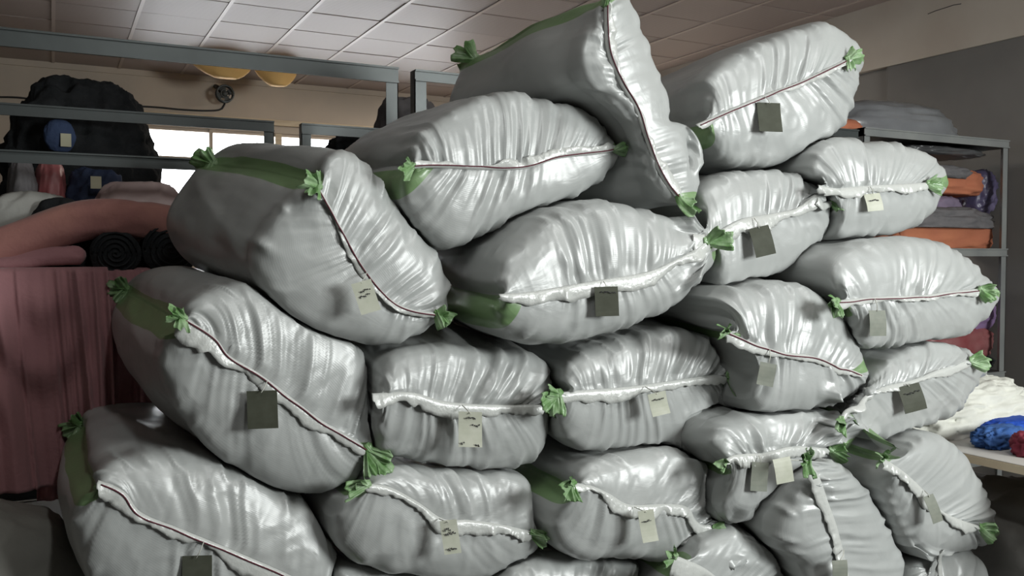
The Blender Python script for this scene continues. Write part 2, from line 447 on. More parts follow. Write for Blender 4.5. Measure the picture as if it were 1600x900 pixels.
NU = 124
SACKS = []
def sack(label, up, lo, seam, Y=None, A=(-.02, .68, .02), D=.15, pleat=1.0, skew=0.0, stripe=(0.0, .045, 0.0, .045),
         tuft=(1, 1), thread=False, flap=1.0, fold=-1, tags=(), dent=1.0, p=3.3, tl=(1, 1), ears=(1, 1), give=1.0, rear=0):
    """up / lo: the two halves of the mouth's outline (left corner .. right corner), seam: the sewn mouth, read off the photo
    and set at the depth Y where the sack stands; A: the sack's long axis; D: how far the mouth bulges forward."""
    sd = len(SACKS) + 1
    up = spline(up, NU); lo = spline(lo, NU); sm = spline(seam, NU)
    if Y is None:
        cx = (up[:, 0].mean() + lo[:, 0].mean()) / 2
        Y = float(np.interp(cx, [250, 900, 1250, 1450], [2.80, 2.66, 2.42, 2.22]))
    ring = np.vstack([up, lo[::-1][1:-1]])
    U = np.concatenate([np.linspace(0, 1, NU + 1), np.linspace(1, 0, NU + 1)[1:-1]])
    side = np.concatenate([np.ones(NU + 1), -np.ones(NU - 1)])
    n = len(ring)
    R = np.array([at(x, y, Y) for x, y in ring])
    for _ in range(5):
        R = .25 * np.roll(R, 1, 0) + .5 * R + .25 * np.roll(R, -1, 0)
    S0 = np.array([at(x, y, Y - D) for x, y in sm])
    S = S0[np.round(U * NU).astype(int)]
    A = np.array(A, float)
    c = R.mean(0)
    seg = np.linalg.norm(np.roll(R, -1, 0) - R, axis=1)
    arc = np.concatenate([[0], np.cumsum(seg)[:-1]]); tot = seg.sum()
    aR = arc[NU]
    dL = (arc + tot / 2) % tot - tot / 2        # along the ring from the left corner (+ = upper side)
    dR = -(arc - aR)                            # the same from the right corner
    rows = []; fr = []; vv = []
    nf, nb, nk = 64, 26, 9
    for k in range(nf):
        ph = (k / (nf - 1)) * PI / 2
        s = math.sin(ph) ** (2 / p) if k else 0.0
        q = 1 - math.cos(ph) ** (2 / p) if k < nf - 1 else 1.0
        P = S * (1 - s) + R * s
        P[:, 1] = (1 - q) * (Y - D) + q * Y
        rows.append(P); fr.append(s); vv.append(-(1 - s) * .22)
    for k in range(1, nb):
        t = k / (nb - 1)
        sc = 1 + .03 * math.sin(PI * min(1, t * 1.1)) - .06 * t * t
        rows.append(c + A * t + (R - c) * sc); fr.append(1 + t); vv.append(t * .7)
    Cb = c + A; ax = A / np.linalg.norm(A)
    xr = (R[NU] - R[0]) * .92
    Sb = Cb - xr / 2 + xr * U[:, None]
    Rb = rows[-1]
    for k in range(1, nk + 1):
        ph = k / nk * PI / 2
        s = math.cos(ph) ** .9 if k < nk else 0.0
        rows.append(Sb * (1 - s) + Rb * s + ax * .12 * math.sin(ph)); fr.append(2.0); vv.append(.7 + .15 * k / nk)
    P = np.array(rows); fr = np.array(fr)[:, None]; vv = np.array(vv)
    N = nrm(P)
    out = P - (c + A * .3)
    mid = nf + nb // 3
    if (N[mid] * out[mid]).sum() < 0: N = -N
    sh = P.shape[:2]
    sideb = np.broadcast_to(side, sh)
    s = np.clip(fr, 0, 1); body = np.clip(fr - 1, 0, 1)
    # gathers run from the seam over the whole mouth and die out on the body
    env = np.clip(s / .07, 0, 1) * (1 - .45 * s) * np.clip(1 - body / .28, 0, 1)
    uu = np.broadcast_to(U, sh) + skew * (s - .1) * sideb * .35 + .012 * vn1(s * 1.6 + sd + sideb, sd)
    ln = np.linalg.norm(S0[-1] - S0[0]) / .5
    sdd = np.broadcast_to(np.where(side > 0, 1.0, 9.0) + sd * 13, sh)
    def gath(fq, o, sharp=.8):
        return 1 - 2 * np.abs(vn1(uu * fq * ln + o + sdd * 3.7 + .12 * vn1(s * 3 + o, o), o)) ** sharp
    ends = np.broadcast_to(np.clip(np.minimum(U, 1 - U) / .05, .25, 1), sh)
    amt = np.clip(.62 + .75 * vn1(uu * 4.5 + sd * 2.2 + sdd, 3), .12, 1.25)
    # some gathers stop short, others run on past the rim
    reach = np.clip(1.25 - s * (1.0 + .8 * vn1(uu * 11 * ln + sdd, 17)), 0, 1)
    g = (gath(8, 1) * .0085 * (.6 + .4 * reach) + gath(17, 5) * .0078 * reach + gath(34, 8) * .0036 * reach) * pleat * amt * 1.35
    g = g * np.where(sideb > 0, 1.1, .72)
    d = env * ends * g
    q3 = P * 4.0 + sd * 5.1
    d += dent * (.013 * vn3(q3, sd) + .003 * vn3(q3 * 2.3, sd + 4)) * np.clip(s * 1.3 - .1, 0, 1) * np.where(fr >= 2, .3, 1)
    # crumpled plastic: sharp little ridges in patches
    W = P + .03 * np.stack([vn3(P * 7 + sd, 41), vn3(P * 7 + sd, 42), vn3(P * 7 + sd, 43)], 2)
    patch = np.clip(.45 + .9 * vn3(P * 5.5 + sd * 1.9, 47), .1, 1)
    cr = (1 - 2 * np.abs(vn3(W * np.array([13, 9, 9]), sd + 50))) * .0034 + (1 - 2 * np.abs(vn3(W * np.array([27, 16, 19]), sd + 53))) * .0021
    d += cr * patch * np.clip(s * 3, 0, 1) * np.where(fr >= 2, .2, 1) * (1 - .55 * np.clip(body * 3, 0, 1))
    # the crease where the mouth folds over into the body
    rimw = np.exp(-((fr - .9) / .11) ** 2)
    d += rimw * (.004 + .0075 * (1 - 2 * np.abs(vn1(uu * 13 * ln + sdd + 2.6 * fr, 21))))
    d += .006 * (1 - 2 * np.abs(vn1(np.broadcast_to(U * 8 + side * 3, sh) + body * 1.5 + sd, 31))) * np.clip(body * 6, 0, 1) * (fr < 2)
    P = P + N * d[..., None]
    l0, lw, r0, rw = stripe
    wob = .006 * vn1(vv[:, None] * 9 + sd, 4)
    m1 = np.clip(.5 + (lw - np.abs(dL[None] - l0 + wob)) / .012, 0, 1)
    m2 = np.clip(.5 + (rw - np.abs(dR[None] - r0 + wob)) / .012, 0, 1)
    st = np.maximum(m1 if lw > 0 else 0 * m1, m2 if rw > 0 else 0 * m2)
    st = st * np.clip((s - .02) / .05, 0, 1)
    SACKS.append(dict(sd=sd, label=label, P=P, st=st, U=U, side=side, vv=vv, Y=Y, D=D, tuft=tuft, thread=thread, flap=flap,
                      fold=fold, tags=tags, tl=tl, ears=ears, c=c, A=A, give=give, rear=rear))

def settle():
    """press the sacks against each other, the rack line and the floor so that none runs through another"""
    from mathutils.bvhtree import BVHTree
    jr, ir = 4, 6
    for it in range(11):
        trees = []; boxes = []
        for k in SACKS:
            P = k['P']; js = sorted(set(list(range(0, P.shape[0], 3)) + [P.shape[0] - 1])); Q = P[js][:, ::ir // 2]
            nv, n = Q.shape[:2]
            fs = [(j * n + i, (j + 1) * n + i, (j + 1) * n + (i + 1) % n, j * n + (i + 1) % n) for j in range(nv - 1) for i in range(n)]
            t = BVHTree.FromPolygons([tuple(v) for v in Q.reshape(-1, 3)], fs)
            # outward?
            ctr = k['c'] + k['A'] * .4
            h = t.ray_cast(Vector(ctr), Vector((0, 0, 1)))
            trees.append((t, 1 if h[0] is not None and h[1].z > 0 else -1)); boxes.append((Q.reshape(-1, 3).min(0), Q.reshape(-1, 3).max(0)))
        moves = []
        for a, k in enumerate(SACKS):
            P = k['P']; js = np.array(sorted(set(list(range(0, P.shape[0], jr)) + [P.shape[0] - 1])))
            Q = P[js][:, ::ir]; mv = np.zeros_like(Q)
            for b, kb in enumerate(SACKS):
                if a == b: continue
                lo, hi = boxes[b]
                if (boxes[a][0] > hi).any() or (boxes[a][1] < lo).any(): continue
                t, sg = trees[b]
                share = min(.92, max(.08, .5 + (k['Y'] - kb['Y']) * 2.5 + (k['give'] - kb['give']) * .4))
                m = ((Q > lo) & (Q < hi)).all(2)
                for j, i in zip(*np.nonzero(m)):
                    v = Vector(Q[j, i]); co, no, _, dist = t.find_nearest(v, .3)
                    if co is None: continue
                    dd = (v - co).dot(no) * sg
                    if dd < .009:
                        pen = .011 - dd if abs(dd) > dist * .3 else .011 + dist
                        mm = np.array(no) * sg * pen * share
                        if (mm ** 2).sum() > (mv[j, i] ** 2).sum(): mv[j, i] = mm
            moves.append((js, mv))
        for k, (js, mv) in zip(SACKS, moves):
            P = k['P']
            for _ in range(1):
                mv2 = mv.copy()
                mv2 = .25 * np.roll(mv2, 1, 1) + .5 * mv2 + .25 * np.roll(mv2, -1, 1)
                mv2[1:-1] = .25 * mv2[:-2] + .5 * mv2[1:-1] + .25 * mv2[2:]
                mag = np.linalg.norm(mv, axis=2, keepdims=True); mg2 = np.linalg.norm(mv2, axis=2, keepdims=True)
                mv = np.where(mag > mg2, .75 * mv + .25 * mv2, mv2)
            nr, n = P.shape[:2]
            full = np.empty((len(js), n, 3)); xi = np.arange(0, n, ir)
            xe = np.concatenate([xi, [n]])
            for r in range(len(js)):
                for q in range(3):
                    full[r, :, q] = np.interp(np.arange(n), xe, np.concatenate([mv[r, :, q], mv[r, :1, q]]))
            ext = np.empty_like(P)
            for q in range(3):
                for i in range(n):
                    ext[:, i, q] = np.interp(np.arange(nr), js, full[:, i, q])
            P = P + ext * np.clip(np.arange(nr) / 22, .25, 1)[:, None, None]
            P[..., 1] = np.where(P[..., 1] > 3.50, 3.50 + .17 * np.tanh((P[..., 1] - 3.50) / .17), P[..., 1])
            P[..., 2] = np.maximum(P[..., 2], .004)
            k['P'] = P

def finish(k):
    P, st, U, side, vv, Y, D, sd = (k[x] for x in ('P', 'st', 'U', 'side', 'vv', 'Y', 'D', 'sd'))
    n = P.shape[1]; nv = P.shape[0]
    faces = []
    for j in range(nv - 1):
        a = j * n; b = a + n
        faces += [(a + i, b + i, b + (i + 1) % n, a + (i + 1) % n) for i in range(n)]
    uvx = np.broadcast_to(U * .55 + side * 1.3 + sd * .37, P.shape[:2]); uvy = np.broadcast_to(vv[:, None], P.shape[:2])
    c, A = k['c'], k['A']
    base = np.array([c[0] + A[0] / 2, c[1] + A[1] / 2, P[..., 2].min()])
    e = empty('woven_sack', base, k['label'], 'sack', 'white woven sacks in the stack')
    mesh('sack_body', P.reshape(-1, 3), faces, M['sack'], e, attr={'stripe': st.ravel()}, uv=np.stack([uvx.ravel(), uvy.ravel()], 1))
    S0 = P[0, :NU + 1].copy()
    for _ in range(3): S0[1:-1] = .25 * S0[:-2] + .5 * S0[1:-1] + .25 * S0[2:]
    T = np.gradient(S0, axis=0); T /= np.linalg.norm(T, axis=1)[:, None]
    out = np.array([0, -1.0, 0])
    dn = np.cross(T, out); dn /= np.linalg.norm(dn, axis=1)[:, None]
    if dn[:, 2].mean() * k['fold'] < 0: dn = -dn
    us = np.linspace(0, 1, NU + 1)
    flap = k['flap']
    if flap > 0:
        eL, eR = k['ears']
        em = 1 + (eL - 1) * np.clip(1 - us / .2, 0, 1) ** .6 + (eR - 1) * np.clip(1 - (1 - us) / .2, 0, 1) ** .6
        wv = np.clip(.026 + .016 * vn1(us * 6 + sd, 2) + .007 * vn1(us * 17 + sd, 3) + .003 * vn1(us * 47 + sd, 4), .008, 1) * flap * em
        ru = .011 * (1 - 2 * np.abs(vn1(us * 13 + sd * 1.7, 6))) + .006 * (1 - 2 * np.abs(vn1(us * 31 + sd, 7)))
        ru = ru * np.clip(.5 + 1.1 * vn1(us * 5 + sd * 2.1, 11), .05, 1.3)
        wv = wv * np.clip(np.minimum(us, 1 - us) / .02, .5, 1)
        top = []
        for i, (a, o) in enumerate([(-.005, .002), (-.003, .010), (.12, .0125), (.4, .014), (.72, .012), (1.0, .011)]):
            down = np.full_like(us, a) if a < 0 else a * wv
            lat = T * (.006 * vn1(us * 9 + sd + a * 2, 8) * max(a, 0))[:, None]
            top.append(S0 + dn * down[:, None] + lat + out * np.maximum(o + ru * max(a, 0) ** 1.2, .004)[:, None])
        bot = [q - out * .0022 for q in top]
        MB().grid(np.array(top + bot[::-1]).transpose(1, 0, 2), cu=True, cap=True).build('seam_flap', M['flap'], e, smooth=True)
    if k['thread']:
        th = S0 + out * .0155 + dn * (.003 + .002 * vn1(us * 9 + sd, 8))[:, None]
        MB().tube(th[2:-2], .0021, 5).build('stitching', M['thread'], e, smooth=True)
    # green corners, gathered and bent where the stripe ends in the seam
    for which in (0, 1, 2):
        on = k['tuft'][which] if which < 2 else k['rear']
        if not on: continue
        E = (S0[0], S0[-1], P[-7, 0])[which]
        if which == 2:
            o0 = P[-7, 0] - P[-7].mean(0); o0 /= np.linalg.norm(o0); o0 = o0 + A / np.linalg.norm(A) * .9; o0 /= np.linalg.norm(o0)
        else:
            o0 = -T[3] if which == 0 else T[-4]
        mb = MB()
        rnd = random.Random(sd * 7 + which)
        for leaf in range(2 if sd % 2 else 3):
            tilt = (-.55, .5, 1.25)[leaf] + rnd.uniform(-.25, .25)
            o = o0 * math.cos(tilt) + (np.array([0, 0, -1.0]) if leaf != 1 else np.array([0, -.3, .95])) * math.sin(abs(tilt)) * (.75 if leaf < 2 else .9)
            o = o + np.array([0, -.25, 0]); o /= np.linalg.norm(o)
            b1 = np.cross(o, np.array([0, -1.0, 0])); b1 /= np.linalg.norm(b1); b2 = np.cross(b1, o)
            if b2[1] > 0: b2 = -b2
            L_ = .068 * on * (k['tl'][which] if which < 2 else 1) * (1, .7, .85)[leaf]; Wd = .030 * on ** .5 * (1, .75, .85)[leaf]
            nu_, nt_ = 26, 14
            x = np.linspace(-1, 1, nu_); tt = np.linspace(-.3, 1, nt_)
            X, Tt = np.meshgrid(x, tt)
            wd = Wd * (.42 + .62 * np.clip(Tt + .2, 0, 1) ** .8)
            ple = (1 - 2 * np.abs(vn1(X * 1.9 + sd * 1.3 + leaf * 5 + which * 3, 5))) * .010 + (1 - 2 * np.abs(vn1(X * 4.3 + Tt * 1.5 + sd + leaf, 9))) * .003
            ple = ple * np.clip(Tt + .45, .2, 1.1)
            edge = .010 * vn1(X * 2.2 + sd + leaf * 2.2, 12) * np.clip(Tt, 0, 1)
            curl = .028 * Tt ** 2 * rnd.uniform(-.2, 1.0)
            G = E + out * .012 + o * (L_ * Tt + edge)[..., None] + b1 * (wd * X)[..., None] + b2 * (ple + curl + .006 - .012 * X ** 2)[..., None]
            lat = np.concatenate([G, (G - b2 * .0022)[::-1]], 0)
            mb.grid(lat, cv=True)
        mb.build('corner_tuft', M['tuft'], e, smooth=True)
    # paper tags on strings
    for tg in k['tags']:
        px, py, pwid, ph_, kind = tg[:5]
        rot = tg[5] if len(tg) > 5 else 0.0
        lift = tg[6] if len(tg) > 6 else .035
        cpt = at(px, py, Y - D - lift); z = np.dot(cpt - np.array([0, 0, EYE]), [math.sin(YAW), math.cos(YAW), 0])
        W, Hh = pwid * z / F, ph_ * z / F
        rx = np.array([math.cos(.35), -math.sin(.35), 0]); rz = np.array([0.0, .12, 1.0]); rz /= np.linalg.norm(rz)
        ca, sa = math.cos(rot), math.sin(rot)
        ex, ez = rx * ca + rz * sa, rz * ca - rx * sa
        nn = np.cross(ex, ez); nn = nn if nn[1] < 0 else -nn
        gr = np.array([[cpt + ex * W * u + ez * Hh * v + nn * (.006 * math.cos(v * 3 + sd) + .004 * u * math.sin(sd)) for u in np.linspace(-.5, .5, 5)] for v in np.linspace(-.5, .5, 7)])
        t = MB().grid(np.concatenate([gr, (gr - nn * .0012)[::-1]], 0), cv=True).build('paper_tag', M[kind], e, smooth=False)
        kk = int(np.argmin(np.linalg.norm(S0 - (cpt + ez * Hh * .5), axis=1)))
        p0 = cpt + ez * Hh * .45 + nn * .004; p2 = S0[kk] + out * .018
        MB().tube([p0, (p0 + p2) / 2 + out * .006, p2], .0016, 5).build('tag_string', M['string'], e, smooth=True)
        if len(tg) > 7 and tg[7]:
            rr = random.Random(sd)
            mb = MB()
            for (v0, ul, uh) in tg[7]:
                u = ul
                while u < uh:
                    wl = rr.uniform(.05, .10)
                    q0 = cpt + ex * W * u + ez * Hh * v0 + nn * (.006 * math.cos(v0 * 3 + sd) + .0035)
                    q1 = q0 + ex * W * wl + ez * Hh * rr.uniform(-.05, .05)
                    mb.tube([q0, (q0 + q1) / 2 + ez * Hh * rr.uniform(-.03, .03), q1], .0016, 4)
                    u += wl + rr.uniform(.0, .05)
            mb.build('tag_writing', M['ink'], t)

# ---- top row
sack('tall pointed sack leaning at the peak of the stack, green corner uppermost',
     [(944, -2), (962, 4), (985, 50), (1001, 97), (1019, 150), (1026, 192), (1058, 206), (1078, 240), (1074, 275), (1060, 313)],
     [(944, -2), (915, 30), (890, 85), (900, 132), (944, 165), (978, 215), (992, 270), (1010, 308), (1035, 319), (1060, 313)],
     [(945, 4), (945, 40), (950, 85), (970, 132), (992, 170), (1008, 215), (1024, 258), (1042, 290), (1060, 312)],
     Y=2.54, A=(-.18, .56, -.06), give=1.8, rear=1.2, D=.11, pleat=.8, stripe=(-.03, .05, 0, .03), tuft=(1.0, .9), fold=1, flap=.9, thread=True)
sack('uppermost right sack, highest beside the dark wall, with a dark square tag',
     [(1083, 196), (1074, 160), (1090, 115), (1140, 83), (1200, 58), (1255, 45), (1284, 52), (1307, 74), (1321, 93)],
     [(1083, 198), (1080, 230), (1105, 257), (1150, 266), (1195, 261), (1242, 242), (1284, 210), (1307, 165), (1320, 105)],
     [(1086, 197), (1133, 176), (1187, 153), (1249, 129), (1302, 104), (1322, 93)],
     Y=2.58, A=(.08, .64, .0), D=.15, pleat=1.15, stripe=(-.05, .045, 0, .02), tuft=(0, .8), thread=True, flap=.5,
     tags=[(1203, 183, 37, 47, 'tag_dark', -.03)])
sack('wide sack below the pointed sack, upper middle, long dark stitching across its mouth',
     [(632, 256), (622, 235), (640, 203), (690, 175), (745, 152), (800, 150), (850, 166), (895, 172), (922, 192), (938, 214), (947, 236)],
     [(632, 256), (610, 290), (622, 335), (676, 387), (720, 379), (785, 352), (848, 331), (908, 298), (942, 262), (947, 240)],
     [(640, 262), (676, 260), (744, 263), (817, 262), (871, 246), (935, 239), (960, 234)],
     Y=2.72, A=(-.03, .68, .015), D=.15, pleat=1.1, stripe=(-.075, .055, .02, .03), tuft=(.8, .55), thread=True, flap=.8, fold=1)
sack('left sack on the top tier with its green stripe along the top, under the window',
     [(488, 282), (500, 250), (530, 240), (568, 264), (610, 310), (650, 360), (680, 415), (686, 455), (676, 492)],
     [(488, 284), (440, 305), (385, 385), (405, 455), (470, 510), (545, 533), (605, 532), (650, 512), (674, 494)],
     [(494, 290), (520, 335), (548, 390), (577, 435), (610, 470), (645, 486), (682, 490)],
     Y=2.74, rear=1.1, A=(-.17, .62, .11), D=.14, pleat=.95, stripe=(-.012, .045, 0, .03), tuft=(.9, .7), thread=True, flap=.5, fold=-1,
     tags=[(572, 464, 32, 50, 'tag_pale', .28, .085, [(.05, -.3, .2), (.2, -.2, .3)])])
# ---- second tier
sack('central sack with a green patch at its lower left and one dark square tag',
     [(770, 458), (757, 430), (775, 390), (820, 350), (880, 320), (930, 315), (985, 330), (1035, 352), (1068, 368), (1084, 388)],
     [(770, 460), (755, 490), (778, 518), (820, 532), (880, 526), (960, 505), (1020, 478), (1062, 440), (1082, 410), (1084, 391)],
     [(778, 462), (830, 458), (923, 442), (1010, 427), (1060, 405), (1105, 382)],
     Y=2.55, A=(.03, .70, .03), D=.15, pleat=1.0, stripe=(-.055, .055, 0, .04), tuft=(0, 1.1), flap=1.2, tl=(1, 1.0),
     tags=[(948, 471, 38, 46, 'tag_dark', .02, .035, [(.3, -.25, .3)])])
sack('sack with a folded white hem and a tilted dark tag, under the uppermost right sack',
     [(1088, 352), (1068, 326), (1070, 292), (1102, 273), (1150, 266), (1195, 267), (1236, 280), (1262, 298), (1276, 318)],
     [(1088, 356), (1094, 400), (1092, 438), (1104, 458), (1150, 446), (1200, 426), (1242, 398), (1268, 360), (1276, 322)],
     [(1075, 372), (1111, 368), (1156, 345), (1200, 337), (1262, 325), (1300, 313)],
     Y=2.57, A=(-.02, .66, -.01), D=.15, pleat=1.2, stripe=(0, .0, .0, .035), tuft=(0, .6), flap=1.3, tl=(1, 1.1), ears=(1.5, .35),
     tags=[(1191, 377, 34, 46, 'tag_dark', .22, .045)])
sack('small bright sack below the uppermost right sack, beside the orange bundles',
     [(1268, 290), (1240, 272), (1248, 238), (1280, 222), (1325, 226), (1378, 228), (1412, 242), (1440, 262), (1450, 284)],
     [(1268, 293), (1276, 338), (1282, 374), (1320, 377), (1360, 371), (1395, 358), (1424, 335), (1448, 290)],
     [(1276, 291), (1305, 296), (1356, 292), (1400, 290), (1448, 287)],
     Y=2.50, A=(.04, .62, .02), D=.14, pleat=1.2, stripe=(0, .0, 0, .03), tuft=(0, .8), flap=.9,
     tags=[(1365, 316, 26, 28, 'tag_pale', .1, .03, [(.1, -.3, .3)])])
sack('left sack at mid height with a large olive tag, beside the hanging rose cloth',
     [(281, 498), (290, 470), (325, 450), (383, 443), (440, 455), (500, 492), (555, 532), (578, 590), (582, 650), (574, 702)],
     [(281, 500), (245, 545), (255, 615), (310, 685), (390, 738), (467, 762), (533, 744), (562, 722), (574, 706)],
     [(284, 496), (333, 528), (355, 556), (395, 580), (428, 603), (465, 632), (500, 658), (539, 680), (576, 704)],
     Y=2.80, rear=.9, A=(-.10, .64, .07), D=.15, pleat=.9, skew=.6, stripe=(-.03, .05, .03, .03), tuft=(0.7, 1.3), thread=True, flap=1.0, ears=(2.3, 1.2),
     tags=[(410, 640, 47, 59, 'tag_dark', 0.02, .05)])
sack('middle sack with two tags hanging under its white hem, one pale with writing',
     [(577, 617), (580, 575), (610, 549), (690, 538), (770, 545), (822, 553), (850, 582), (853, 625)],
     [(577, 619), (573, 660), (582, 702), (640, 717), (710, 727), (790, 727), (834, 695), (852, 632)],
     [(580, 617), (640, 615), (693, 629), (757, 634), (821, 634), (850, 632)],
     Y=2.70, A=(.0, .68, .14), D=.14, pleat=1.25, stripe=(0, .0, -.02, .04), tuft=(0, .9), flap=1.25,
     tags=[(735, 671, 37, 55, 'tag_pale', -.05, .085, [(.33, -.2, .25), (.12, .05, .4), (-.38, -.42, -.25), (-.42, .2, .4)])])  # single tag, lifted off the face so it casts its own shadow
sack('sack right of the middle one, green ears at both ends of its hem, pale tag',
     [(867, 617), (858, 578), (880, 545), (940, 525), (1010, 513), (1060, 514), (1102, 532), (1126, 558), (1133, 583)],
     [(867, 619), (852, 645), (862, 678), (895, 699), (960, 701), (1040, 693), (1088, 668), (1118, 638), (1133, 590)],
     [(868, 616), (905, 612), (960, 608), (1014, 602), (1075, 593), (1110, 588), (1142, 588)],
     Y=2.62, A=(.02, .68, .08), D=.14, pleat=1.25, stripe=(-.02, .035, -.02, .03), tuft=(1.1, 1.1), flap=1.15,
     tags=[(1030, 631, 30, 36, 'tag_pale', .2, .085, [(.2, -.3, .3)])])
sack('sack with a drooping pointed right ear and dark stitching, right of centre',
     [(1134, 516), (1106, 500), (1104, 462), (1155, 440), (1205, 433), (1250, 450), (1280, 480), (1302, 525), (1318, 574)],
     [(1134, 520), (1144, 555), (1148, 595), (1146, 625), (1170, 638), (1225, 637), (1276, 628), (1308, 605), (1318, 582)],
     [(1131, 518), (1165, 533), (1217, 551), (1264, 557), (1310, 572), (1345, 586)],
     Y=2.44, give=.1, A=(-.02, .66, .03), D=.15, pleat=1.2, stripe=(-.01, .015, .045, .03), tuft=(.7, .0), thread=True, flap=.9,
     tags=[(1198, 585, 28, 36, 'tag_mid', -.2, .03)])
sack('wide sack on the right with a thin red stitch, beside the violet bundle',
     [(1300, 470), (1270, 440), (1266, 408), (1300, 384), (1350, 374), (1410, 375), (1455, 387), (1497, 420), (1527, 452)],
     [(1300, 472), (1300, 500), (1318, 540), (1350, 543), (1420, 535), (1475, 522), (1505, 498), (1527, 458)],
     [(1302, 472), (1340, 468), (1380, 465), (1440, 463), (1485, 457), (1528, 453)],
     Y=2.40, A=(.04, .62, .02), D=.15, pleat=1.25, stripe=(-.02, .03, 0, .02), tuft=(.9, .8), thread=True, flap=.8,
     tags=[(1371, 505, 28, 40, 'tag_mid', 0, .03)])
sack('right sack with a dark tag on its tilted hem, touching the table cloth heap',
     [(1320, 650), (1312, 628), (1326, 600), (1350, 562), (1387, 543), (1430, 531), (1470, 541), (1514, 560)],
     [(1320, 653), (1324, 674), (1344, 688), (1378, 678), (1428, 662), (1468, 639), (1494, 606), (1515, 566)],
     [(1310, 650), (1335, 630), (1373, 608), (1425, 595), (1466, 579), (1515, 563)],
     Y=2.38, give=1.3, A=(.02, .6, .06), D=.13, pleat=1.2, stripe=(-.02, .03, 0, .03), tuft=(.7, .9), flap=.8,
     tags=[(1425, 622, 38, 42, 'tag_dark', .22, .04, [(.2, -.3, .3)])])
# ---- lower tiers
sack('lowest left sack, broad green stripe on its left side, red stitched hem',
     [(149, 752), (150, 722), (185, 706), (239, 698), (310, 700), (390, 730), (460, 765), (502, 808), (520, 850), (512, 905)],
     [(149, 754), (108, 790), (112, 850), (150, 910), (220, 965), (330, 1003), (440, 985), (495, 940), (510, 908)],
     [(152, 752), (192, 769), (218, 802), (283, 829), (361, 861), (444, 897), (512, 930)],
     Y=2.84, rear=.9, A=(-.03, .62, .06), D=.15, pleat=.9, skew=.4, stripe=(-.03, .045, 0, .04), tuft=(0, 1.1), thread=True, flap=1.2, ears=(2.0, 1.2),
     tags=[(308, 895, 46, 52, 'tag_dark', 0, .03)])
sack('lower middle sack with a slanting hem and pale tag, right of the lowest left sack',
     [(558, 757), (562, 737), (600, 722), (660, 723), (740, 727), (795, 737), (815, 765), (826, 795), (830, 828)],
     [(558, 760), (515, 783), (515, 830), (555, 868), (610, 884), (693, 896), (757, 892), (806, 863), (830, 832)],
     [(568, 757), (605, 762), (651, 786), (690, 812), (730, 814), (775, 820), (830, 832)],
     Y=2.72, A=(-.04, .66, .05), D=.14, pleat=.85, skew=.7, stripe=(-.03, .03, 0, .04), tuft=(1.0, .7), flap=1.1,
     tags=[(704, 839, 27, 52, 'tag_pale', .1, .085, [(.1, -.3, .3), (.22, -.3, .1), (-.35, -.3, .2)])])
sack('lower sack with a green band on its left and a pale tag at mid hem',
     [(884, 758), (880, 730), (915, 705), (975, 696), (1035, 696), (1075, 709), (1100, 738), (1110, 780), (1115, 832)],
     [(884, 761), (848, 785), (846, 828), (883, 859), (960, 861), (1040, 871), (1085, 866), (1113, 842)],
     [(890, 756), (920, 760), (950, 773), (982, 790), (1040, 789), (1072, 794), (1085, 815), (1114, 838)],
     Y=2.58, A=(-.02, .66, .05), D=.14, pleat=1.0, skew=.4, stripe=(-.04, .05, 0, .03), tuft=(.9, .7), flap=1.1,
     tags=[(1013, 822, 26, 50, 'tag_pale', .12, .085, [(.15, -.3, .2)])])
sack('sack partly behind the upright sack, green stripe down its left edge',
     [(1122, 722), (1085, 690), (1098, 655), (1160, 640), (1246, 631), (1276, 642), (1292, 668), (1292, 695)],
     [(1122, 724), (1108, 760), (1106, 795), (1130, 808), (1178, 788), (1224, 750), (1264, 714), (1290, 699)],
     [(1128, 722), (1150, 712), (1194, 709), (1235, 699), (1265, 700), (1296, 702)],
     Y=2.44, A=(-.02, .66, .03), D=.13, pleat=1.1, stripe=(-.02, .02, 0, .03), tuft=(0.5, .9), flap=1.1,
     tags=[(1187, 745, 28, 46, 'tag_mid', -.1, .03)])
sack('upright sack standing in the lower right, its white hem running top to bottom',
     [(1262, 712), (1295, 722), (1335, 762), (1362, 815), (1382, 870), (1390, 935), (1375, 1000), (1350, 1040)],
     [(1262, 714), (1234, 738), (1196, 786), (1186, 825), (1216, 862), (1246, 910), (1262, 970), (1295, 1030), (1350, 1042)],
     [(1258, 718), (1276, 745), (1290, 785), (1304, 825), (1318, 880), (1332, 950), (1350, 1040)],
     Y=2.34, A=(.0, .6, .0), D=.14, pleat=1.4, stripe=(0, 0, 0, .03), tuft=(1.0, .5), flap=1.3, fold=-1,
     tags=[(1224, 735, 30, 40, 'tag_pale', .15, .05), (1312, 893, 26, 36, 'tag_mid', 0, .05)])
sack('lower right sack beside the table, green ears at both ends of its slanting hem',
     [(1372, 712), (1398, 680), (1432, 670), (1470, 689), (1497, 729), (1516, 770), (1532, 822)],
     [(1372, 714), (1346, 744), (1362, 800), (1394, 850), (1430, 867), (1490, 851), (1530, 828)],
     [(1374, 715), (1405, 735), (1435, 762), (1460, 792), (1485, 808), (1530, 824)],
     Y=2.30, A=(.02, .56, .02), D=.14, pleat=1.3, stripe=(0, .02, 0, .03), tuft=(.8, .9), flap=1.0,
     tags=[(1458, 795, 18, 44, 'tag_mid', .3, .05)])
sack('bottom right sack on the floor, under the lower right sack beside the table',
     [(1402, 935), (1402, 885), (1440, 862), (1495, 852), (1522, 875), (1532, 935)],
     [(1402, 938), (1402, 1010), (1430, 1068), (1480, 1078), (1522, 1030), (1532, 940)],
     [(1462, 850), (1468, 890), (1472, 940), (1475, 1000), (1476, 1068)],
     Y=2.30, A=(.0, .52, .0), D=.10, pleat=0.8, stripe=(0, 0, 0, 0), tuft=(0, 0), flap=.7)
